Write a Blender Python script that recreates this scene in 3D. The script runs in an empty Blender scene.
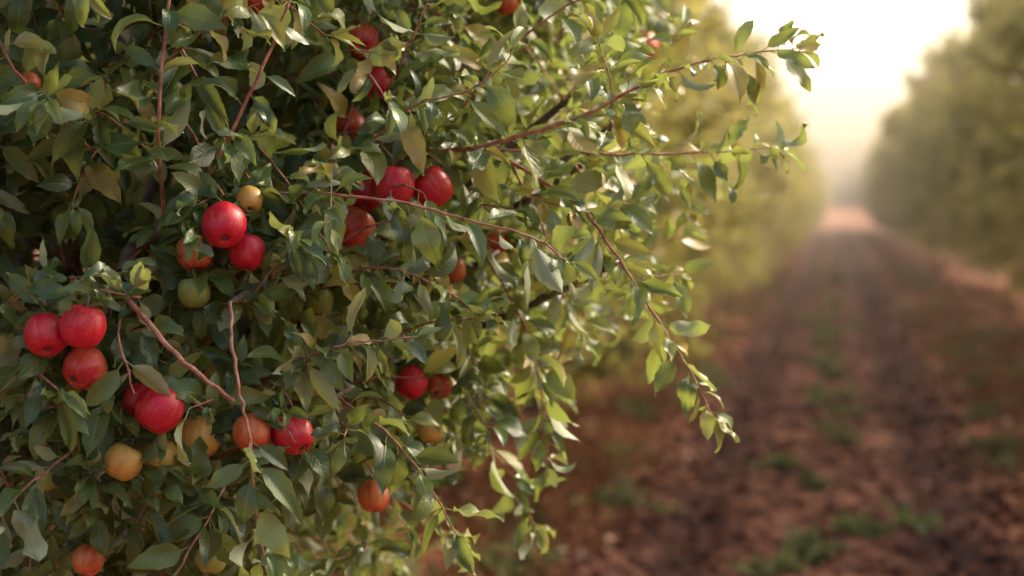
import bpy, math, numpy as np
from mathutils import Vector, Matrix
rng=np.random.default_rng(11)
scene=bpy.context.scene
def nz(a): return a/np.maximum(np.linalg.norm(a,axis=-1,keepdims=True),1e-9)
# ---------------------------------------------------------------- camera
FPX=1707.0
yaw=math.atan(326/FPX); pit=math.atan(83/FPX*math.cos(yaw))
CAM=np.array([0,0,1.5])
F=np.array([-math.sin(yaw)*math.cos(pit),math.cos(yaw)*math.cos(pit),-math.sin(pit)])
R=np.array([math.cos(yaw),math.sin(yaw),0.]); U=np.cross(R,F)
cd=bpy.data.cameras.new("camera"); cam=bpy.data.objects.new("camera",cd); scene.collection.objects.link(cam)
M=Matrix(((R[0],U[0],-F[0],0),(R[1],U[1],-F[1],0),(R[2],U[2],-F[2],CAM[2]),(0,0,0,1)))
cam.matrix_world=M; cd.lens=60; cd.sensor_width=36; cd.clip_end=3000; cd.clip_start=0.05
cd.dof.use_dof=True; cd.dof.focus_distance=2.38; cd.dof.aperture_fstop=2.5
scene.camera=cam
scene.view_settings.view_transform='Standard'; scene.view_settings.look='None'; scene.view_settings.exposure=0
def W(u,v,d): # cm right / cm up / metres away in the vertical plane facing the tree
    return CAM+F*d+R*(u*.01)+U*(v*.01)
# ---------------------------------------------------------------- material helpers
def mat(name):
    m=bpy.data.materials.new(name); m.use_nodes=True; nt=m.node_tree; nt.nodes.clear()
    out=nt.nodes.new('ShaderNodeOutputMaterial'); return m,nt,out
def N(nt,t,**k):
    n=nt.nodes.new(t)
    for a,b in k.items(): setattr(n,a,b)
    return n
def math_(nt,op,a,b=None,c=None,clamp=False):
    n=N(nt,'ShaderNodeMath',operation=op); n.use_clamp=clamp
    for i,x in enumerate((a,b,c)):
        if x is None: continue
        if isinstance(x,(int,float)): n.inputs[i].default_value=x
        else: nt.links.new(x,n.inputs[i])
    return n.outputs[0]
def mixc(nt,f,a,b):
    n=N(nt,'ShaderNodeMix',data_type='RGBA')
    for s,x in ((n.inputs[0],f),(n.inputs[6],a),(n.inputs[7],b)):
        if isinstance(x,(int,float)): s.default_value=x
        elif isinstance(x,tuple): s.default_value=(*x,1)
        else: nt.links.new(x,s)
    return n.outputs[2]
def ramp(nt,f,stops):
    n=N(nt,'ShaderNodeValToRGB'); e=n.color_ramp.elements
    while len(e)<len(stops): e.new(.5)
    for el,(p,c) in zip(e,stops): el.position=p; el.color=(*c,1)
    nt.links.new(f,n.inputs[0]); return n.outputs[0]
def leaf_mat(name,stops,back,trans,tf=.28,rough=.42,veins=True,spec=.5):
    m,nt,out=mat(name)
    at=N(nt,'ShaderNodeAttribute',attribute_name='luv'); sx=N(nt,'ShaderNodeSeparateXYZ'); nt.links.new(at.outputs['Vector'],sx.inputs[0])
    u,v,r=sx.outputs
    col=ramp(nt,r,stops)
    geo=N(nt,'ShaderNodeNewGeometry')
    bsdf=N(nt,'ShaderNodeBsdfPrincipled')
    if veins:
        au=math_(nt,'ABSOLUTE',u)
        ph=math_(nt,'SUBTRACT',math_(nt,'MULTIPLY',v,9.0),math_(nt,'MULTIPLY',au,1.9))
        lat=math_(nt,'POWER',math_(nt,'MAXIMUM',math_(nt,'COSINE',math_(nt,'MULTIPLY',ph,6.283)),0.0),7.0)
        mid=math_(nt,'SUBTRACT',1.0,math_(nt,'MULTIPLY',au,11.0),clamp=True)
        vm=math_(nt,'MAXIMUM',math_(nt,'MULTIPLY',lat,.30),math_(nt,'MULTIPLY',mid,.75))
        col=mixc(nt,vm,col,(.19,.26,.08))
        mot=math_(nt,'MULTIPLY',math_(nt,'ADD',math_(nt,'SINE',math_(nt,'ADD',math_(nt,'MULTIPLY',v,5.0),math_(nt,'MULTIPLY',r,40.0))),1.0),.14)
        col=mixc(nt,mot,col,(.025,.055,.02))
        bp=N(nt,'ShaderNodeBump'); bp.inputs['Strength'].default_value=.45; bp.inputs['Distance'].default_value=.002
        nt.links.new(math_(nt,'SUBTRACT',0.0,vm),bp.inputs['Height']); nt.links.new(bp.outputs[0],bsdf.inputs['Normal'])
        backc=mixc(nt,math_(nt,'MULTIPLY',vm,.6),back,(.3,.34,.2))
    else: backc=back
    col=mixc(nt,geo.outputs['Backfacing'],col,backc)
    nt.links.new(col,bsdf.inputs['Base Color']); 
    rr=math_(nt,'ADD',rough,math_(nt,'MULTIPLY',geo.outputs['Backfacing'],.25)); nt.links.new(rr,bsdf.inputs['Roughness'])
    bsdf.inputs['Specular IOR Level'].default_value=spec
    tr=N(nt,'ShaderNodeBsdfTranslucent'); tr.inputs[0].default_value=(*trans,1)
    mx=N(nt,'ShaderNodeMixShader'); mx.inputs[0].default_value=tf
    nt.links.new(bsdf.outputs[0],mx.inputs[1]); nt.links.new(tr.outputs[0],mx.inputs[2]); nt.links.new(mx.outputs[0],out.inputs[0])
    return m
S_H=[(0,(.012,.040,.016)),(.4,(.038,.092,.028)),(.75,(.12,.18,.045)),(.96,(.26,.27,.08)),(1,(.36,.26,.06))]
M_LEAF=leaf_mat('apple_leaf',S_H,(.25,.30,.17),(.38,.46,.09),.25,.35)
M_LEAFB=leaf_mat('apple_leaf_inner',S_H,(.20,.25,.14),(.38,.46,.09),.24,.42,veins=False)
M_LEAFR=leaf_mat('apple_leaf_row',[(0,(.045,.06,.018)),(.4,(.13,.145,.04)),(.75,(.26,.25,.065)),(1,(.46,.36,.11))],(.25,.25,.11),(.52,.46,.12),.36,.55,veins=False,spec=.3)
M_DRY=leaf_mat('fallen_leaf',[(0,(.13,.05,.027)),(.5,(.30,.12,.06)),(.75,(.5,.24,.13)),(1,(.7,.52,.36))],(.32,.17,.1),(.22,.11,.05),.12,.8,veins=False,spec=.1)
M_GRASSD=leaf_mat('dry_grass_blade',[(0,(.13,.05,.027)),(.5,(.28,.11,.052)),(.85,(.40,.21,.10)),(1,(.22,.2,.07))],(.26,.12,.06),(.25,.13,.06),.22,.8,veins=False,spec=.1)
M_WEED=leaf_mat('weed_leaf',[(0,(.06,.08,.03)),(.6,(.13,.15,.055)),(1,(.26,.22,.09))],(.17,.18,.1),(.28,.30,.1),.25,.7,veins=False,spec=.2)
def bark(name,c1,c2):
    m,nt,out=mat(name); b=N(nt,'ShaderNodeBsdfPrincipled'); tc=N(nt,'ShaderNodeTexCoord'); n=N(nt,'ShaderNodeTexNoise'); n.inputs['Scale'].default_value=70; n.inputs['Detail'].default_value=3
    nt.links.new(tc.outputs['Object'],n.inputs['Vector']); nt.links.new(ramp(nt,n.outputs[0],[(.35,c1),(.65,c2)]),b.inputs['Base Color'])
    bp=N(nt,'ShaderNodeBump'); bp.inputs['Strength'].default_value=.6; bp.inputs['Distance'].default_value=.003; nt.links.new(n.outputs[0],bp.inputs['Height']); nt.links.new(bp.outputs[0],b.inputs['Normal'])
    b.inputs['Roughness'].default_value=.6; nt.links.new(b.outputs[0],out.inputs[0]); return m
M_BARK=bark('bark',(.06,.038,.03),(.15,.10,.08)); M_TWIG=bark('twig_bark',(.19,.065,.04),(.42,.20,.13))
# ---------------------------------------------------------------- mesh helpers
def mesh_np(name,co,quads,mats,luv=None,matidx=None,tris=None,parent=None,link=True):
    me=bpy.data.meshes.new(name); nq=len(quads)
    idx=quads.reshape(-1); st=np.arange(nq)*4; 
    if tris is not None and len(tris):
        st=np.concatenate([st,nq*4+np.arange(len(tris))*3]); idx=np.concatenate([idx,tris.reshape(-1)])
    me.vertices.add(len(co)); me.loops.add(len(idx)); me.polygons.add(len(st))
    me.vertices.foreach_set('co',co.astype(np.float32).ravel())
    me.loops.foreach_set('vertex_index',idx.astype(np.int32)); me.polygons.foreach_set('loop_start',st.astype(np.int32))
    for m in mats: me.materials.append(m)
    if matidx is not None: me.polygons.foreach_set('material_index',matidx.astype(np.int32))
    me.update(calc_edges=True)
    me.polygons.foreach_set('use_smooth',np.ones(len(st),bool))
    if luv is not None:
        a=me.attributes.new('luv','FLOAT_VECTOR','POINT'); a.data.foreach_set('vector',luv.astype(np.float32).ravel())
    if not link: return me
    ob=bpy.data.objects.new(name,me); scene.collection.objects.link(ob)
    if parent: ob.parent=parent
    return ob
def empty(name,loc=(0,0,0)):
    e=bpy.data.objects.new(name,None); e.location=loc; scene.collection.objects.link(e); return e
def leaves_geo(pos,dr,nm,L,rnd,nl=9,k=2,wr=.56,pet=.22,curlf=1.0):
    """array of curved, folded leaf blades; k = half columns"""
    m=len(pos); v=np.linspace(0,1,nl+1); cols=np.linspace(-1,1,2*k+1)
    w=np.sin(np.pi*np.clip(v,0,1)**.80)**.85*(1-.12*v); w[0]=.04; w[-1]=.0
    if nl>=8: w[-2]*=.85
    ser=np.ones(nl+1); 
    if nl>=8: ser=1+.05*np.where(np.arange(nl+1)%2==0,1,-1)
    V,C=np.meshgrid(v,cols,indexing='ij'); Wd=(w)[:,None]*C*.5*wr
    Wd=Wd*np.where(np.abs(C)>.99,ser[:,None],1)
    V=V.ravel();C=C.ravel();Wd=Wd.ravel()
    bend=rng.normal(.7,.7,m)*curlf; fold=rng.uniform(.1,.8,m)*curlf; wave=rng.normal(0,.13,m)*curlf; ph=rng.uniform(0,6.28,m); tw=rng.normal(0,.55,m)*curlf
    asp=rng.uniform(.8,1.15,m)
    bb=np.where(np.abs(bend)<.05,.05,bend)[:,None]
    x=Wd[None]*asp[:,None]; x=np.broadcast_to(x,(m,len(V))).copy()
    z=np.abs(x)*np.tan(fold)[:,None]*.75+wave[:,None]*np.abs(C)[None]*np.sin(V[None]*9+ph[:,None]+C[None]*1.3)*.5
    x*=np.cos(fold)[:,None]
    a=tw[:,None]*V[None]; x,z=x*np.cos(a)-z*np.sin(a),x*np.sin(a)+z*np.cos(a)
    th=bb*V[None]; yy=np.sin(th)/bb+z*np.sin(th); zz=-(1-np.cos(th))/bb+z*np.cos(th)
    side=nz(np.cross(dr,nm)); nn=np.cross(side,dr)
    P=pos[:,None]+L[:,None,None]*((yy+pet)[...,None]*dr[:,None]+x[...,None]*side[:,None]+zz[...,None]*nn[:,None])
    luv=np.stack([np.broadcast_to(C,(m,len(V))),np.broadcast_to(V,(m,len(V))),np.broadcast_to(rnd[:,None],(m,len(V)))],-1)
    nc=2*k+1; q=[]
    for i in range(nl):
        for j in range(nc-1): q.append((i*nc+j,i*nc+j+1,(i+1)*nc+j+1,(i+1)*nc+j))
    q=np.array(q); nv=len(V)
    if pet>.05: # petiole ribbon with a slight V section
        pw=.014
        pv=np.array([[-pw,0,0],[0,0,-pw*1.4],[pw,0,0],[-pw,pet+.02,0],[0,pet+.02,-pw*1.4],[pw,pet+.02,0]])
        PP=pos[:,None]+L[:,None,None]*(pv[None,:,1:2]*dr[:,None]+pv[None,:,0:1]*side[:,None]+pv[None,:,2:3]*nn[:,None])
        pl=np.zeros((m,6,3)); pl[...,2]=rnd[:,None]
        P=np.concatenate([P,PP],1); luv=np.concatenate([luv,pl],1)
        q=np.concatenate([q,np.array([[0,1,4,3],[1,2,5,4]])+nv]); nv+=6
    Q=(q[None]+(np.arange(m)*nv)[:,None,None]).reshape(-1,4)
    return P.reshape(-1,3),Q,luv.reshape(-1,3)
def sm(pts,n=4):
    pts=np.array(pts,float); p=np.vstack([2*pts[0]-pts[1],pts,2*pts[-1]-pts[-2]]); o=[]
    for i in range(1,len(p)-2):
        for t in np.arange(n)/n:
            o.append(.5*((2*p[i])+(-p[i-1]+p[i+1])*t+(2*p[i-1]-5*p[i]+4*p[i+1]-p[i+2])*t*t+(-p[i-1]+3*p[i]-3*p[i+1]+p[i+2])*t**3))
    o.append(p[-2]); return np.array(o)
class Tubes:
    def __init__(s): s.co=[];s.q=[];s.n=0;s.mi=[]
    def add(s,pts,r0,r1,sides=6,mi=0,knob=0.0):
        pts=np.asarray(pts,float); n=len(pts); t=nz(np.gradient(pts,axis=0))
        ref=np.array([.3,.2,.93]); a=nz(np.cross(t,ref)); b=np.cross(t,a)
        rr=np.linspace(r0,r1,n)*(1+knob*rng.normal(0,1,n)); an=np.linspace(0,2*np.pi,sides,endpoint=False)
        ring=pts[:,None]+rr[:,None,None]*(np.cos(an)[None,:,None]*a[:,None]+np.sin(an)[None,:,None]*b[:,None])
        s.co.append(ring.reshape(-1,3))
        i=np.arange(n-1)[:,None]*sides; j=np.arange(sides)[None]; j2=(j+1)%sides
        q=np.stack([i+j,i+j2,i+sides+j2,i+sides+j],-1).reshape(-1,4)+s.n
        s.q.append(q); s.mi.append(np.full(len(q),mi)); s.n+=n*sides
    def build(s,name,parent=None,link=True):
        return mesh_np(name,np.vstack(s.co),np.vstack(s.q),[M_BARK,M_TWIG],matidx=np.concatenate(s.mi),parent=parent,link=link)
class Leaves:
    def __init__(s): s.p=[];s.d=[];s.n=[];s.L=[];s.r=[]
    def add(s,p,d,n,L,r): s.p.append(p);s.d.append(d);s.n.append(n);s.L.append(L);s.r.append(r)
    def arr(s): return np.array(s.p),nz(np.array(s.d)),nz(np.array(s.n)),np.array(s.L),np.array(s.r)
UP=np.array([0,0,1.])
def along(LV,pts,spacing,Lm,out,rmean=.5,droop=.3,start=0.,face=.5,tip=True,dbl=.28):
    """alternate leaves on a twig polyline"""
    seg=np.linalg.norm(np.diff(pts,axis=0),axis=1); cum=np.concatenate([[0],np.cumsum(seg)]); tot=cum[-1]
    s=start*tot+rng.uniform(0,spacing); k=rng.integers(0,9)
    while s<tot+1e-6:
        i=min(np.searchsorted(cum,s,side='right')-1,len(seg)-1); f=(s-cum[i])/max(seg[i],1e-9); p=pts[i]*(1-f)+pts[i+1]*f
        ax=nz(pts[i+1]-pts[i]); a=nz(np.cross(ax,UP+.01)); b=np.cross(a,ax)
        for _ in range(1 if rng.random()>dbl else 2):
            k+=1; an=k*2.4+rng.normal(0,.4); rad=a*np.cos(an)+b*np.sin(an)
            d=nz(ax*rng.uniform(.25,.9)+rad+out*.25-UP*droop*rng.uniform(0,1.6))
            n=UP*rng.uniform(.4,1)+out*face*rng.uniform(.3,1.6)+ax*.2+rng.normal(0,.42,3)
            if rng.random()<.16: n=-n
            if abs(np.dot(nz(n),d))>.93: n=n+rad
            LV.add(p,d,n,Lm*rng.uniform(.62,1.22)*(1-.15*s/tot),np.clip(rng.normal(rmean,.30),0,1))
        s+=spacing*rng.uniform(.6,1.4)
    if tip:
        for _ in range(3):
            ax=nz(pts[-1]-pts[-2]); LV.add(pts[-1],nz(ax+rng.normal(0,.4,3)),UP+out*.5+rng.normal(0,.3,3),Lm*rng.uniform(.45,.8),min(1,rmean+.2))
# ---------------------------------------------------------------- hero tree
C0=np.array([-1.73,3.28,0.]); ZC=1.95
def lump(d): 
    return .07*np.sin(d[...,0]*5.1+1.3)*np.sin(d[...,1]*6.3+.4)+.06*np.sin(d[...,2]*9.2+2.1+d[...,0]*3)+.04*np.sin(d[...,1]*14+d[...,2]*11)
def crown(d,s,rx=1.2,ry=1.25,up=1.5,dn=1.5):
    k=s*(1+lump(d)); z=ZC+d[2]*k*(up if d[2]>0 else dn)
    return np.array([C0[0]+d[0]*k*rx,C0[1]+d[1]*k*ry,z])
apples=[(-39.8,8.6,2.36,3.0,'r'),(-37.4,5.0,2.41,2.5,'r'),(-44.8,4.9,2.41,2.5,'o'),(-37.2,12.4,2.42,1.9,'y'),(-44.7,-.7,2.40,2.2,'g'),
(-61.7,-6.3,2.26,2.75,'r'),(-56.3,-5.1,2.24,2.9,'r'),(-57.4,-10.8,2.29,2.8,'m'),(-48.2,-16.6,2.33,3.15,'r'),
(-18.1,15.4,2.58,3.2,'r'),(-12.2,15.3,2.62,3.1,'r'),(-22.6,14.9,2.66,3.0,'r'),(-24.6,9.2,2.64,3.2,'m'),
(-36.4,-20.4,2.39,2.6,'o'),(-30.9,-20.7,2.41,2.8,'r'),(-16.5,-15.6,2.8,2.6,'r'),(-12.2,-16.4,2.86,2.2,'m'),(-13.5,-23.4,2.8,2.1,'y'),
(-24.2,39.7,2.75,2.8,'m'),(-22,33,2.75,2.4,'r'),(-26.2,26.4,2.75,2.4,'m'),(-38.6,44.3,2.6,2.4,'m'),(-.9,51.0,3.05,2.2,'o'),
(-44.2,-21.1,2.41,3.0,'y'),(-53.4,-23.9,2.34,2.5,'y'),(-48.9,-23.6,2.38,2.3,'y'),(-21.9,-33,2.70,2.5,'o'),(-59.1,-38,2.38,2.1,'o'),(-42.6,-38.3,2.42,2.2,'g'),
(-68.4,29,2.42,1.5,'m'),(30.5,56,3.95,3.2,'m'),(25.5,22,3.9,2.8,'o'),(-52,-15.6,2.38,2.2,'r'),(-3,8,2.95,2.3,'m'),(-10,3,2.9,2.2,'o'),
(-30,-2,2.66,2.1,'g'),(-66,-27,2.44,2.0,'g')]
AP=np.array([W(*a[:3]) for a in apples]); OUTW=nz(np.array([.38,-.92,.02]))
tree=empty('apple_tree',(C0[0],C0[1],0)); off=-np.array([C0[0],C0[1],0])
TB=Tubes(); LF=Leaves(); LB=Leaves()
FORK=np.array([C0[0],C0[1],.75])
TB.add(sm([[C0[0]+.03,C0[1]+.02,-.05],[C0[0]-.02,C0[1],.35],FORK],6),.085,.06,12,0,.05)
for i in range(14):
    an=i*2.4; e=rng.uniform(.2,1.3); d=np.array([math.cos(an)*math.cos(e),math.sin(an)*math.cos(e),math.sin(e)])
    end=crown(d,.8); mid=FORK*.5+end*.5+np.array([0,0,-.1])+rng.normal(0,.08,3)
    TB.add(sm([FORK-[0,0,.1],mid,end],7),.035,.008,7,0,.07)
hero=[ # points (cm right, cm up, m away), r0 cm, r1 cm, leaf spacing, leaf len, start, tone
([(-56,6,2.55),(-53.9,3.5,2.40),(-53.7,.7,2.32),(-48.8,-4.2,2.27),(-43.2,-9.8,2.25),(-36.8,-15,2.26)],.55,.28,.5,.06,.1,0),
([(-38,-1.7,2.30),(-37.2,-7.2,2.27),(-36,-14.1,2.26),(-34.6,-21,2.26),(-34.2,-29.3,2.27),(-33.5,-36,2.3)],.26,.13,.030,.07,.5,.5),
([(-43.5,12.2,2.46),(-31.3,13.7,2.44),(-16.6,12.3,2.44),(-6.3,9.9,2.46),(2.7,7.5,2.48),(8,4,2.5)],.26,.13,.026,.070,.15,.6),
([(-29.9,16.9,2.75),(-14.6,20.2,2.65),(-1.8,22,2.56),(10.4,25.6,2.53),(22.5,31.7,2.53),(31.7,34.4,2.54),(42.3,36.2,2.58)],.45,.12,.017,.066,.12,.8),
([(-5,21.7,2.66),(13.9,21,2.66),(30.3,21.4,2.7),(42.3,22.6,2.75)],.26,.1,.018,.062,.1,.8),
([(-4,21.4,2.60),(9,13.7,2.60),(15.3,5.9,2.62),(21.5,-3.4,2.64),(27.7,-12.8,2.66),(31.2,-19.8,2.68)],.32,.12,.018,.060,.1,.75),
([(-43,15.6,2.42),(-35.4,28.4,2.36),(-30.4,40.6,2.36),(-29,48,2.38)],.28,.18,.032,.066,.1,.5),
([(-50,10,2.45),(-48.5,21,2.34),(-47.4,32.3,2.32),(-46.4,42.2,2.32),(-45,52,2.32)],.3,.18,.028,.066,.15,.45),
([(-53.1,-3.7,2.32),(-52.1,-6.7,2.26),(-50.1,-14,2.26)],.2,.12,.05,.06,.5,.4),
([(-13,21,2.74),(-5.2,32,2.7),(2.9,40,2.66),(12.6,46,2.66),(24,50,2.68)],.3,.12,.018,.062,.05,.75),
([(-33,-11,2.44),(-27,-9,2.38),(-21.8,-7.5,2.36),(-14,-6.9,2.38)],.2,.12,.018,.068,.0,.6),
([(-28,0,2.53),(-20,3,2.46),(-12,1,2.45),(-6,-3,2.48)],.22,.12,.02,.066,.1,.6),
([(-60,20,2.42),(-66,28,2.3),(-70,36,2.26),(-76,44,2.24)],.22,.12,.02,.064,.0,.5),
([(-26,-16,2.54),(-18,-22,2.52),(-12,-30,2.54),(-8,-38,2.58)],.22,.12,.018,.064,.0,.55),
([(0,20,2.75),(5,10,2.8),(8,0,2.85),(12,-8,2.9)],.25,.12,.018,.06,.0,.7),
([(20,30,2.9),(26,22,2.95),(31,14,3.0)],.2,.1,.018,.058,.0,.8),
([(-4,5,2.8),(2,-6,2.8),(5,-18,2.85),(6,-30,2.9)],.25,.12,.018,.06,.0,.6),
([(-12,-20,2.85),(-5,-26,2.9),(1,-34,2.95),(4,-42,3.0)],.25,.1,.018,.06,.0,.6),
([(-20,30,2.66),(-14,40,2.58),(-10,52,2.58)],.25,.1,.018,.062,.0,.6),
([(14,22,2.62),(15,28,2.54),(13,36,2.52)],.15,.08,.018,.058,.0,.8),
([(-60,-22,2.34),(-66,-28,2.26),(-72,-36,2.24)],.2,.1,.018,.066,.0,.4),
([(-40,-28,2.38),(-44,-36,2.32),(-48,-44,2.3)],.2,.1,.018,.066,.0,.4),
([(-22,22,2.6),(-14,27,2.52),(-6,29,2.5),(0,34,2.5)],.2,.1,.02,.062,.0,.65),
([(10,20,2.75),(18,10,2.85),(20,0,2.95)],.2,.1,.018,.058,.0,.8),
([(8,30,2.7),(17,38,2.75),(28,42,2.8)],.2,.1,.018,.06,.0,.8),
([(2,14,2.6),(10,12,2.6),(19,13,2.64)],.16,.08,.018,.058,.0,.75),
([(16,4,2.64),(20,2,2.7),(27,2,2.75)],.14,.08,.018,.055,.0,.75),
]
INW=np.array([-.35,.9,-.15])
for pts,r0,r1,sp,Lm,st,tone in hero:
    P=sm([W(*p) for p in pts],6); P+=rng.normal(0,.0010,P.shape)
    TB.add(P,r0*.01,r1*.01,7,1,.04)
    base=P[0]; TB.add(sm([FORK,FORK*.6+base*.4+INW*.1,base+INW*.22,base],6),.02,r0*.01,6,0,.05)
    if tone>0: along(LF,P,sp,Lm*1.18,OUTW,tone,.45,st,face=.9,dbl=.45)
TB.add(sm([W(-30,24,3.1),W(-50,12,2.7),W(-55,6.5,2.50),W(-53.8,2.,2.34)],6),.018,.0058,8,0,.06)
for a,p in zip(apples,AP):
    r=a[3]*.01; q=p+np.array([-.1,.14,.03])*.6
    TB.add(sm([p+UP*(r+.012)-OUTW*.004,p*.5+q*.5+UP*(r+.02),q+UP*.03],3),.0016,.003,5,1)
    for _ in range(6):
        an=rng.uniform(0,6.28); d=nz(np.array([math.cos(an),.3*math.sin(an)+.15,rng.uniform(-.6,.7)]))
        LF.add(p+UP*(r*.8+.008)-OUTW*.012,d,UP*.8+OUTW+rng.normal(0,.3,3),rng.uniform(.05,.075),np.clip(rng.normal(.45,.2),0,1))
    for _ in range(4):
        an=rng.uniform(0,6.28); c=p+R*math.cos(an)*rng.uniform(.05,.1)+UP*math.sin(an)*rng.uniform(.05,.1)-OUTW*rng.uniform(.02,.1)
        e=c+nz(OUTW*.5+rng.normal(0,.5,3)+UP*.1)*.07; Q=sm([c-OUTW*.08,c,e],2); TB.add(Q,.0024,.0012,4,1)
        along(LF,Q,.022,.070,OUTW,.45,.35,.2,face=.8)
def shoot(b,d,front,s,tone=None):
    out=nz(np.array([d[0],d[1],d[2]*.4])); ax=nz(out*.75+UP*rng.normal(.25,.45)+rng.normal(0,.45,3)); ln=rng.uniform(.08,.28)
    P=sm([b,b+ax*ln*.5+UP*.008,b+ax*ln-UP*.02*rng.random()],2)
    TB.add(P,.0026,.0012,4,1)
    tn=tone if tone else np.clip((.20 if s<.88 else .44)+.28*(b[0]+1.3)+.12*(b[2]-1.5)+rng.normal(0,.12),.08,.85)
    along(LF if front else LB,P,.024 if front else .028,.076 if front else .080,out,tn,.35,face=.8 if front else .5)
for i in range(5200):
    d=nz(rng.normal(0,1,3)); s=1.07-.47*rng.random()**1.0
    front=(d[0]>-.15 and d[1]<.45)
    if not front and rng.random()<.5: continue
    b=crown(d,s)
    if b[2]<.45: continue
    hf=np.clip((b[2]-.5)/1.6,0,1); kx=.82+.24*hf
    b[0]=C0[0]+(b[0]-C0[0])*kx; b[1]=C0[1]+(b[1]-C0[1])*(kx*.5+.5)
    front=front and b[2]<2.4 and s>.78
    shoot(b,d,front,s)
TB.add(sm([FORK,[-1.4,3.7,1.4],[-.95,3.95,1.9]],6),.03,.01,7,0,.06)
for i in range(500):
    d=nz(rng.normal(0,1,3)); s=1.05-.6*rng.random(); k=1+lump(d*1.3)
    b=np.array([-1.0,3.95,1.80])+d*s*k*np.array([.46,.6,.72]); shoot(b,d,False,s,.80)
def cull(A):
    p,d,n,L,r=A; c=p+d*L[:,None]*.7; keep=np.ones(len(p),bool)
    for a,q in zip(apples,AP):
        v=nz(OUTW*.5+nz(CAM-q)*.5); t=np.clip((c-q)@v,0,.4); dist=np.linalg.norm(c-(q+t[:,None]*v),axis=1)
        keep&=~((dist<a[3]*.01*(.72 if a[4] in 'yog' else .92)+(.004 if a[4] in 'yog' else .008)))
    return [x[keep] for x in A]
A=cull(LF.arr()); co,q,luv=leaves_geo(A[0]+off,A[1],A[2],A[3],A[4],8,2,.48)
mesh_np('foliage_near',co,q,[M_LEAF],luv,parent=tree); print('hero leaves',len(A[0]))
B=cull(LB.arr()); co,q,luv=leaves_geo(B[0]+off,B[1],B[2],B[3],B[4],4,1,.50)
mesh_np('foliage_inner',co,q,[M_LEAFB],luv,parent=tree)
TB.co=[c+off for c in TB.co]; TB.build('branches',tree)
# ---------------------------------------------------------------- apples
def apple_mat(name,red,yel,thr,soft):
    m,nt,out=mat(name); b=N(nt,'ShaderNodeBsdfPrincipled'); tc=N(nt,'ShaderNodeTexCoord')
    mp=N(nt,'ShaderNodeMapping'); mp.inputs['Scale'].default_value=(1,1,.18); nt.links.new(tc.outputs['Object'],mp.inputs[0])
    n=N(nt,'ShaderNodeTexNoise'); n.inputs['Scale'].default_value=150; n.inputs['Detail'].default_value=4; nt.links.new(mp.outputs[0],n.inputs['Vector'])
    n2=N(nt,'ShaderNodeTexNoise'); n2.inputs['Scale'].default_value=22; nt.links.new(tc.outputs['Object'],n2.inputs['Vector'])
    oi=N(nt,'ShaderNodeObjectInfo')
    f=math_(nt,'ADD',math_(nt,'MULTIPLY',n.outputs[0],.6),math_(nt,'MULTIPLY',n2.outputs[0],.8)); f=math_(nt,'ADD',f,math_(nt,'MULTIPLY',oi.outputs['Random'],.1))
    f=math_(nt,'MULTIPLY',math_(nt,'SUBTRACT',f,thr),soft,clamp=True)
    col=mixc(nt,f,yel,red); col=mixc(nt,math_(nt,'MULTIPLY',n.outputs[0],.6),col,tuple(c*.35 for c in red))
    v=N(nt,'ShaderNodeTexVoronoi'); v.inputs['Scale'].default_value=230; nt.links.new(tc.outputs['Object'],v.inputs['Vector'])
    dots=math_(nt,'MULTIPLY',math_(nt,'LESS_THAN',v.outputs['Distance'],.17),.3); col=mixc(nt,dots,col,(.6,.42,.25))
    nt.links.new(col,b.inputs['Base Color']); b.inputs['Roughness'].default_value=.38; b.inputs['Specular IOR Level'].default_value=.4
    bp=N(nt,'ShaderNodeBump'); bp.inputs['Strength'].default_value=.1; bp.inputs['Distance'].default_value=.001; nt.links.new(n2.outputs[0],bp.inputs['Height']); nt.links.new(bp.outputs[0],b.inputs['Normal'])
    nt.links.new(b.outputs[0],out.inputs[0]); return m
AM={'r':apple_mat('apple_skin_red',(.60,.010,.035),(.66,.11,.06),.48,3.4),'m':apple_mat('apple_skin_blush',(.56,.02,.028),(.68,.20,.06),.56,3.),
'o':apple_mat('apple_skin_orange',(.56,.045,.025),(.68,.26,.07),.61,2.8),'y':apple_mat('apple_skin_yellow',(.6,.14,.03),(.64,.42,.09),.78,2.),'g':apple_mat('apple_skin_green',(.4,.22,.04),(.32,.38,.08),.85,2.)}
prof=[(0,.60),(.07,.60),(.16,.67),(.30,.80),(.48,.86),(.66,.81),(.82,.67),(.94,.43),(1.0,.12),(.97,-.18),(.87,-.46),(.71,-.68),(.52,-.82),(.35,-.87),(.25,-.86),(.16,-.79),(.08,-.76),(0,-.76)]
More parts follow.
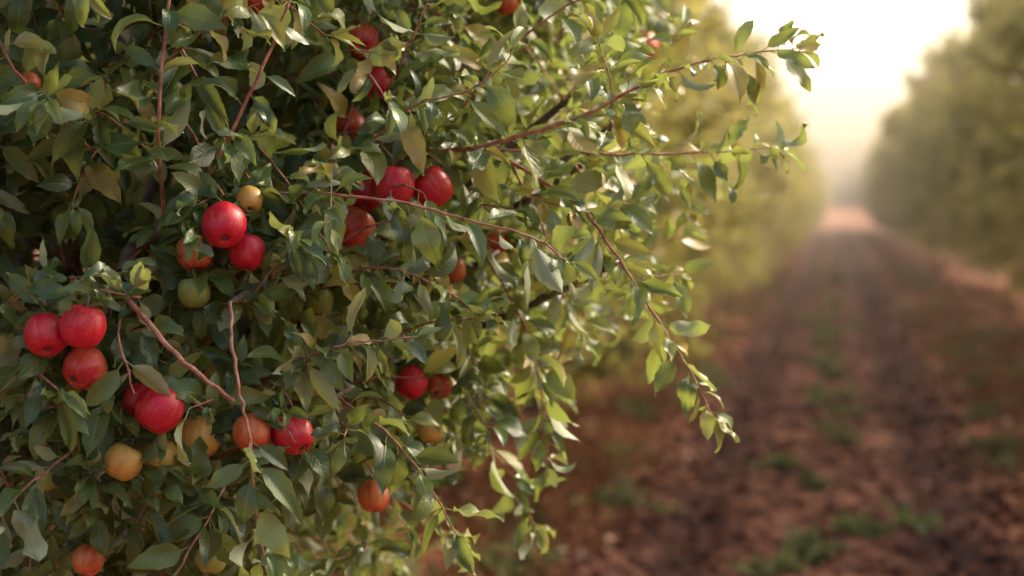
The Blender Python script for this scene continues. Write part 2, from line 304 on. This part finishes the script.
def apple(p,r,kind,axis):
    ns_=28; pr=sm([(a,0,b) for a,b in prof],2); pr=pr[:,[0,2]]; pr[:,0]=np.maximum(pr[:,0],0.001)
    an=np.linspace(0,2*np.pi,ns_,endpoint=False); lob=1+.02*np.cos(5*an+rng.uniform(0,6))+.015*np.cos(2*an+rng.uniform(0,6))
    X=pr[:,0][:,None]*np.cos(an)*lob; Y=pr[:,0][:,None]*np.sin(an)*lob; Z=np.broadcast_to(pr[:,1][:,None],X.shape)*1.04+.03*X
    co=np.stack([X,Y,Z],-1).reshape(-1,3)*r; n=len(pr)
    i=np.arange(n-1)[:,None]*ns_; j=np.arange(ns_)[None]; j2=(j+1)%ns_; q=np.stack([i+j,i+ns_+j,i+ns_+j2,i+j2],-1).reshape(-1,4)
    mi=[np.zeros(len(q))]; cos=[co]; qs=[q]; off_=len(co)
    T=Tubes(); T.add(sm([(0,0,.55*r),(.04*r,0,.95*r),(.14*r,.03*r,1.35*r)],3),.055*r,.075*r,6,1)
    for k in range(5):
        a=k*1.2566; T.add(np.array([(.02*r*math.cos(a),.02*r*math.sin(a),-.74*r),(.12*r*math.cos(a),.12*r*math.sin(a),-.86*r),(.10*r*math.cos(a+.3),.10*r*math.sin(a+.3),-.96*r)]),.06*r,.01*r,4,0)
    c2=np.vstack(T.co); q2=np.vstack(T.q)+off_; cos.append(c2); qs.append(q2); mi.append(np.ones(len(q2)))
    ob=mesh_np('apple',np.vstack(cos),np.vstack(qs),[AM[kind],M_BARK],matidx=np.concatenate(mi))
    z=Vector(axis).normalized(); ob.rotation_euler=z.to_track_quat('Z','Y').to_euler(); ob.location=p
for i,(a,p) in enumerate(zip(apples,AP)):
    ax=UP*1.0-OUTW*rng.uniform(.1,.9)+rng.normal(0,.3,3)
    if i==0: ax=UP*.75-OUTW*.9
    apple(p,a[3]*.01*1.04,a[4],ax)
# ---------------------------------------------------------------- orchard rows
def row_tree(seed,rx,h,nleaf,low):
    global rng
    old=rng; rng=np.random.default_rng(seed)
    T=Tubes(); T.add(sm([(0,0,-.05),(.03,.02,.4),(0,0,.8)],4),.08,.055,8,0,.05)
    zc=h*.54; rz=h*.46; cl=[]
    for k in range(110):
        d=nz(rng.normal(0,1,3)); s=rng.uniform(.6,1.08); sh=1.0 if d[2]>-.2 else low
        c=np.array([d[0]*rx*s*sh,d[1]*(rx+.15)*s*sh,zc+d[2]*rz*s]); cl.append((c,rng.uniform(.12,.26),rng.normal(0,.24),d))
        if k%4==0: T.add(sm([(0,0,.7),c*.5+np.array([0,0,.3]),c],3),.03,.006,5,0)
    for k in range(36): # loose shoots breaking the outline
        d=nz(rng.normal(0,1,3)+[0,0,.3]); b=np.array([d[0]*rx*.9,d[1]*rx*.9,zc+d[2]*rz*.95]); e=b+nz(d+[0,0,.3])*rng.uniform(.25,.6)
        T.add(np.array([b,(b+e)/2,e]),.006,.002,4,1)
        for t in np.linspace(0,1,4): cl.append((b*(1-t)+e*t,.08,.25,d))
    P=[];D=[];Nn=[];L=[];Rr=[]
    wts=np.array([c[1]**2 for c in cl]); wts/=wts.sum(); cnt=rng.multinomial(nleaf,wts)
    for (c,sg,tone,d),m in zip(cl,cnt):
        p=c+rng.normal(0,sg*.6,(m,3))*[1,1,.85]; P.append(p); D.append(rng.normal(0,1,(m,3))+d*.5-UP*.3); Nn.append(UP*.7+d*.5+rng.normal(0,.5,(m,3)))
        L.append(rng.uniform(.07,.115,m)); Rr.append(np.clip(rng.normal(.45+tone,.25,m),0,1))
    P=np.vstack(P); ok=P[:,2]>.3; D=nz(np.vstack(D)); Nn=nz(np.vstack(Nn)); L=np.concatenate(L); Rr=np.concatenate(Rr)
    co,q,luv=leaves_geo(P[ok],D[ok],Nn[ok],L[ok],Rr[ok],3,1,.62,0.0)
    lm=mesh_np('row_foliage',co,q,[M_LEAFR],luv,link=False); tm=T.build('row_wood',link=False); rng=old
    return lm,tm
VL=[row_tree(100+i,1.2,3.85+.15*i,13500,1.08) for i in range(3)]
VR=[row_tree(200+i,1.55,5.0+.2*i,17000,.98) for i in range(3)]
def place(V,x,y,parent,i,name=None):
    lm,tm=V[i%3]; rot=rng.uniform(0,6.28); sc=rng.uniform(.90,1.07)
    e=parent; ox,oy=x,y
    if name: e=empty(name,(x,y,0)); ox=oy=0
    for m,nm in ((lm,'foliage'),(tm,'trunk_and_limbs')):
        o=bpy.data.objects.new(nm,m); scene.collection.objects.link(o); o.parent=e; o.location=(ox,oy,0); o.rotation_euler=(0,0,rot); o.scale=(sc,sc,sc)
rowL=empty('orchard_row'); rowR=empty('orchard_row')
i=0; y=5.6
while y<125:
    place(VL,-2.22+rng.uniform(-.14,.14),y,rowL,i,'apple_tree' if i<3 else None); y+=2.2; i+=1
i=0; y=9.
while y<125:
    place(VR,3.08+rng.uniform(-.18,.18),y,rowR,i,'apple_tree' if i<3 else None); y+=2.7; i+=1
# ---------------------------------------------------------------- ground
def fbm(x,y,s,seed):
    r=np.random.default_rng(seed); z=0
    for k in range(14):
        a=r.uniform(0,6.28); f=s*r.uniform(.6,2.4); z=z+np.sin((x*np.cos(a)+y*np.sin(a))*f+r.uniform(0,6.28)+1.5*np.sin(y*f*.37+x*.41*f))/14*1.6
    return z
def height(x,y):
    rut=-.08*(np.exp(-((x+.72)/.2)**2)+np.exp(-((x-.5)/.2)**2))
    return rut+.04*fbm(x,y,2.5,1)+.028*fbm(x,y,9,2)+.012*fbm(x,y,34,3)
def soil(name,c,scale1,rut=False):
    m,nt,out=mat(name); b=N(nt,'ShaderNodeBsdfPrincipled'); g=N(nt,'ShaderNodeNewGeometry')
    n=N(nt,'ShaderNodeTexNoise'); n.inputs['Scale'].default_value=scale1; n.inputs['Detail'].default_value=5; n.inputs['Roughness'].default_value=.7; nt.links.new(g.outputs['Position'],n.inputs['Vector'])
    n2=N(nt,'ShaderNodeTexNoise'); n2.inputs['Scale'].default_value=scale1*4; n2.inputs['Detail'].default_value=4; nt.links.new(g.outputs['Position'],n2.inputs['Vector'])
    f=math_(nt,'ADD',math_(nt,'MULTIPLY',n.outputs[0],.5),math_(nt,'MULTIPLY',n2.outputs[0],.5))
    col=ramp(nt,f,c)
    if rut: # moist compacted soil in the two wheel ruts
        sx=N(nt,'ShaderNodeSeparateXYZ'); nt.links.new(g.outputs['Position'],sx.inputs[0])
        ax=math_(nt,'ABSOLUTE',math_(nt,'ADD',sx.outputs[0],.11)); dd=math_(nt,'ABSOLUTE',math_(nt,'SUBTRACT',ax,.61))
        dd=math_(nt,'ADD',dd,math_(nt,'MULTIPLY',math_(nt,'SUBTRACT',n.outputs[0],.5),.5))
        k=math_(nt,'SUBTRACT',1.0,math_(nt,'MULTIPLY',dd,3.0),clamp=True)
        col=mixc(nt,math_(nt,'MULTIPLY',k,.85),col,(.036,.017,.014))
    nt.links.new(col,b.inputs['Base Color']); b.inputs['Roughness'].default_value=.95; b.inputs['Specular IOR Level'].default_value=.05
    bp=N(nt,'ShaderNodeBump'); bp.inputs['Strength'].default_value=.6; bp.inputs['Distance'].default_value=.05; nt.links.new(n2.outputs[0],bp.inputs['Height']); nt.links.new(bp.outputs[0],b.inputs['Normal'])
    nt.links.new(b.outputs[0],out.inputs[0]); return m
M_PATH=soil('path_soil',[(.40,(.045,.018,.012)),(.5,(.105,.043,.026)),(.60,(.20,.09,.055))],1.4,True)
M_GR=soil('orchard_floor',[(.40,(.09,.032,.016)),(.5,(.23,.088,.042)),(.60,(.38,.17,.09))],1.2)
def sheet(name,xs,ys,m,dz,hf=True):
    X,Y=np.meshgrid(xs,ys,indexing='xy'); Z=(height(X,Y) if hf else 0*X)+dz
    fade=np.clip(1-(np.abs(X)-8)/6,0,1)*np.clip((125-Y)/10,0,1)*np.clip((Y+12)/4,0,1); Z=np.where(fade<1,(Z-dz)*fade+dz,Z)
    nx=len(xs); i=np.arange(len(ys)-1)[:,None]*nx; j=np.arange(nx-1)[None]
    q=np.stack([i+j,i+j+1,i+nx+j+1,i+nx+j],-1).reshape(-1,4)
    return mesh_np(name,np.stack([X,Y,Z],-1).reshape(-1,3),q,[m])
def spaced(a,b,st,gr): 
    o=[a]
    while o[-1]<b: o.append(o[-1]+st); st*=gr
    return o
pos=spaced(0,14,.08,1.004); xs=np.array(sorted(set([-1500,-500,-150,-60,-30,-20]+[-p for p in pos]+pos+[20,30,60,150,500,1500])))
ys=np.array([-1500,-400,-100,-40,-20]+spaced(-12,130,.09,1.0022)+[160,250,500,1500])
sheet('ground',xs,ys,M_GR,0)
yy=np.array(spaced(-8,118,.07,1.003)); t=np.linspace(0,1,46); lft=-1.12+.16*fbm(yy*0,yy,1.8,7)+.07*fbm(yy*0,yy,9,8); rgt=.88+.16*fbm(yy*0+3,yy,1.6,9)+.07*fbm(yy*0,yy,8,10)
X=lft[:,None]*(1-t)+rgt[:,None]*t; Y=np.broadcast_to(yy[:,None],X.shape); Z=height(X,Y)+.014-.022*(np.abs(t-.5)*2)[None]**8
nx=46; i_=np.arange(len(yy)-1)[:,None]*nx; j_=np.arange(nx-1)[None]; q=np.stack([i_+j_,i_+j_+1,i_+nx+j_+1,i_+nx+j_],-1).reshape(-1,4)
mesh_np('dirt_path',np.stack([X,Y,Z],-1).reshape(-1,3),q,[M_PATH])
def scatter(name,x,y,n,Lr,wr,matl,upf,rmean,nl=3,k=1,curl=1.5,clump=None):
    if clump is not None:
        c=rng.integers(0,len(clump),n); x=clump[c,0]+rng.normal(0,1,n)*clump[c,2]; y=clump[c,1]+rng.normal(0,1,n)*clump[c,2]
    z=height(x,y)+.012; p=np.stack([x,y,z],-1); an=rng.uniform(0,6.28,n); h=np.stack([np.cos(an),np.sin(an),0*an],-1)
    if upf>0: d=nz(UP*upf+h*rng.uniform(.2,1,n)[:,None]); nn=nz(np.cross(d,np.cross(UP,d)+1e-3)*1+rng.normal(0,.1,(n,3)))
    else: d=nz(h+rng.normal(0,.15,(n,3))); nn=nz(UP+rng.normal(0,.35,(n,3))); p[:,2]+=.012
    L=rng.uniform(*Lr,n); co,q,luv=leaves_geo(p,d,nn,L,np.clip(rng.normal(rmean,.28,n),0,1),nl,k,wr,0.0,curl)
    return mesh_np(name,co,q,[matl],luv)
def ydist(n,a=4.,b=100): return a*(b/a)**rng.random(n)
cn=700; sd_=rng.random(cn)<.5
cl=np.stack([np.where(sd_,-1.0-np.abs(rng.normal(0,.7,cn)),.95+np.abs(rng.normal(0,.9,cn))),ydist(cn,3.5,90),rng.uniform(.05,.22,cn)],-1)
scatter('fallen_leaves',None,None,12000,(.06,.10),.65,M_DRY,0,.55,clump=cl)
n=1500; scatter('fallen_leaves',rng.uniform(-1.2,.95,n),ydist(n,3.5,60),n,(.05,.08),.6,M_DRY,0,.45)
cl=np.stack([np.where(rng.random(700)<.35,-1.15-np.abs(rng.normal(0,.5,700)),1.05+np.abs(rng.normal(0,.8,700))),ydist(700,5,100),rng.uniform(.05,.16,700)],-1)
scatter('dry_grass',None,None,22000,(.06,.2),.07,M_GRASSD,1.1,.5,clump=cl)
cy=ydist(60,6,60); cl=np.stack([-.1+rng.normal(0,.17,60),cy,rng.uniform(.02,.06,60)],-1)
cl=np.vstack([cl,np.stack([rng.uniform(.9,1.9,60),ydist(60,7,50),rng.uniform(.04,.11,60)],-1),np.stack([rng.uniform(-1.6,-1.0,50),ydist(50,5,40),rng.uniform(.04,.10,50)],-1)])
scatter('weeds',None,None,5200,(.06,.16),.34,M_WEED,.8,.5,clump=cl)
n=5000; x=rng.uniform(-1.25,1.0,n); y=ydist(n,4,40); s=rng.uniform(.01,.045,n)
octv=np.array([[1,0,0],[0,1,0],[-1,0,0],[0,-1,0],[0,0,1],[0,0,-1]],float); tri=np.array([[0,1,4],[1,2,4],[2,3,4],[3,0,4],[1,0,5],[2,1,5],[3,2,5],[0,3,5]])
P=np.stack([x,y,height(x,y)+.014],-1)[:,None]+s[:,None,None]*(octv[None]+rng.normal(0,.25,(n,6,3)))*[1,1,.7]
tr=(tri[None]+(np.arange(n)*6)[:,None,None]).reshape(-1,3)
mesh_np('soil_clods',P.reshape(-1,3),np.zeros((0,4),int),[M_PATH],tris=tr)
# ---------------------------------------------------------------- haze, sky, sun
m,nt,out=mat('haze'); vs=N(nt,'ShaderNodeVolumeScatter'); vs.inputs['Color'].default_value=(1,.85,.68,1); vs.inputs['Density'].default_value=.0038; vs.inputs['Anisotropy'].default_value=.5
nt.links.new(vs.outputs[0],out.inputs['Volume'])
bpy.ops.mesh.primitive_cube_add(size=1,location=(0,68,4.4)); hz=bpy.context.object; hz.name='haze'; hz.scale=(60,120,9.2); hz.data.materials.append(m)
EL,AZ=math.radians(36),math.radians(42)   # azimuth clockwise from +Y toward +X
sd=np.array([math.sin(AZ)*math.cos(EL),math.cos(AZ)*math.cos(EL),math.sin(EL)])
w=bpy.data.worlds.new('World'); scene.world=w; w.use_nodes=True; nt=w.node_tree; bg=nt.nodes['Background']
sk=nt.nodes.new('ShaderNodeTexSky'); sk.sky_type='NISHITA'; sk.sun_disc=False; sk.sun_elevation=EL; sk.sun_rotation=AZ; sk.dust_density=8; sk.air_density=1; sk.ozone_density=.2
nt.links.new(sk.outputs[0],bg.inputs[0]); bg.inputs[1].default_value=.42
sl=bpy.data.lights.new('sun','SUN'); sl.energy=5; sl.angle=math.radians(9); sl.color=(1,.84,.64); so=bpy.data.objects.new('sun',sl); scene.collection.objects.link(so)
so.rotation_euler=Vector(sd).to_track_quat('Z','Y').to_euler()
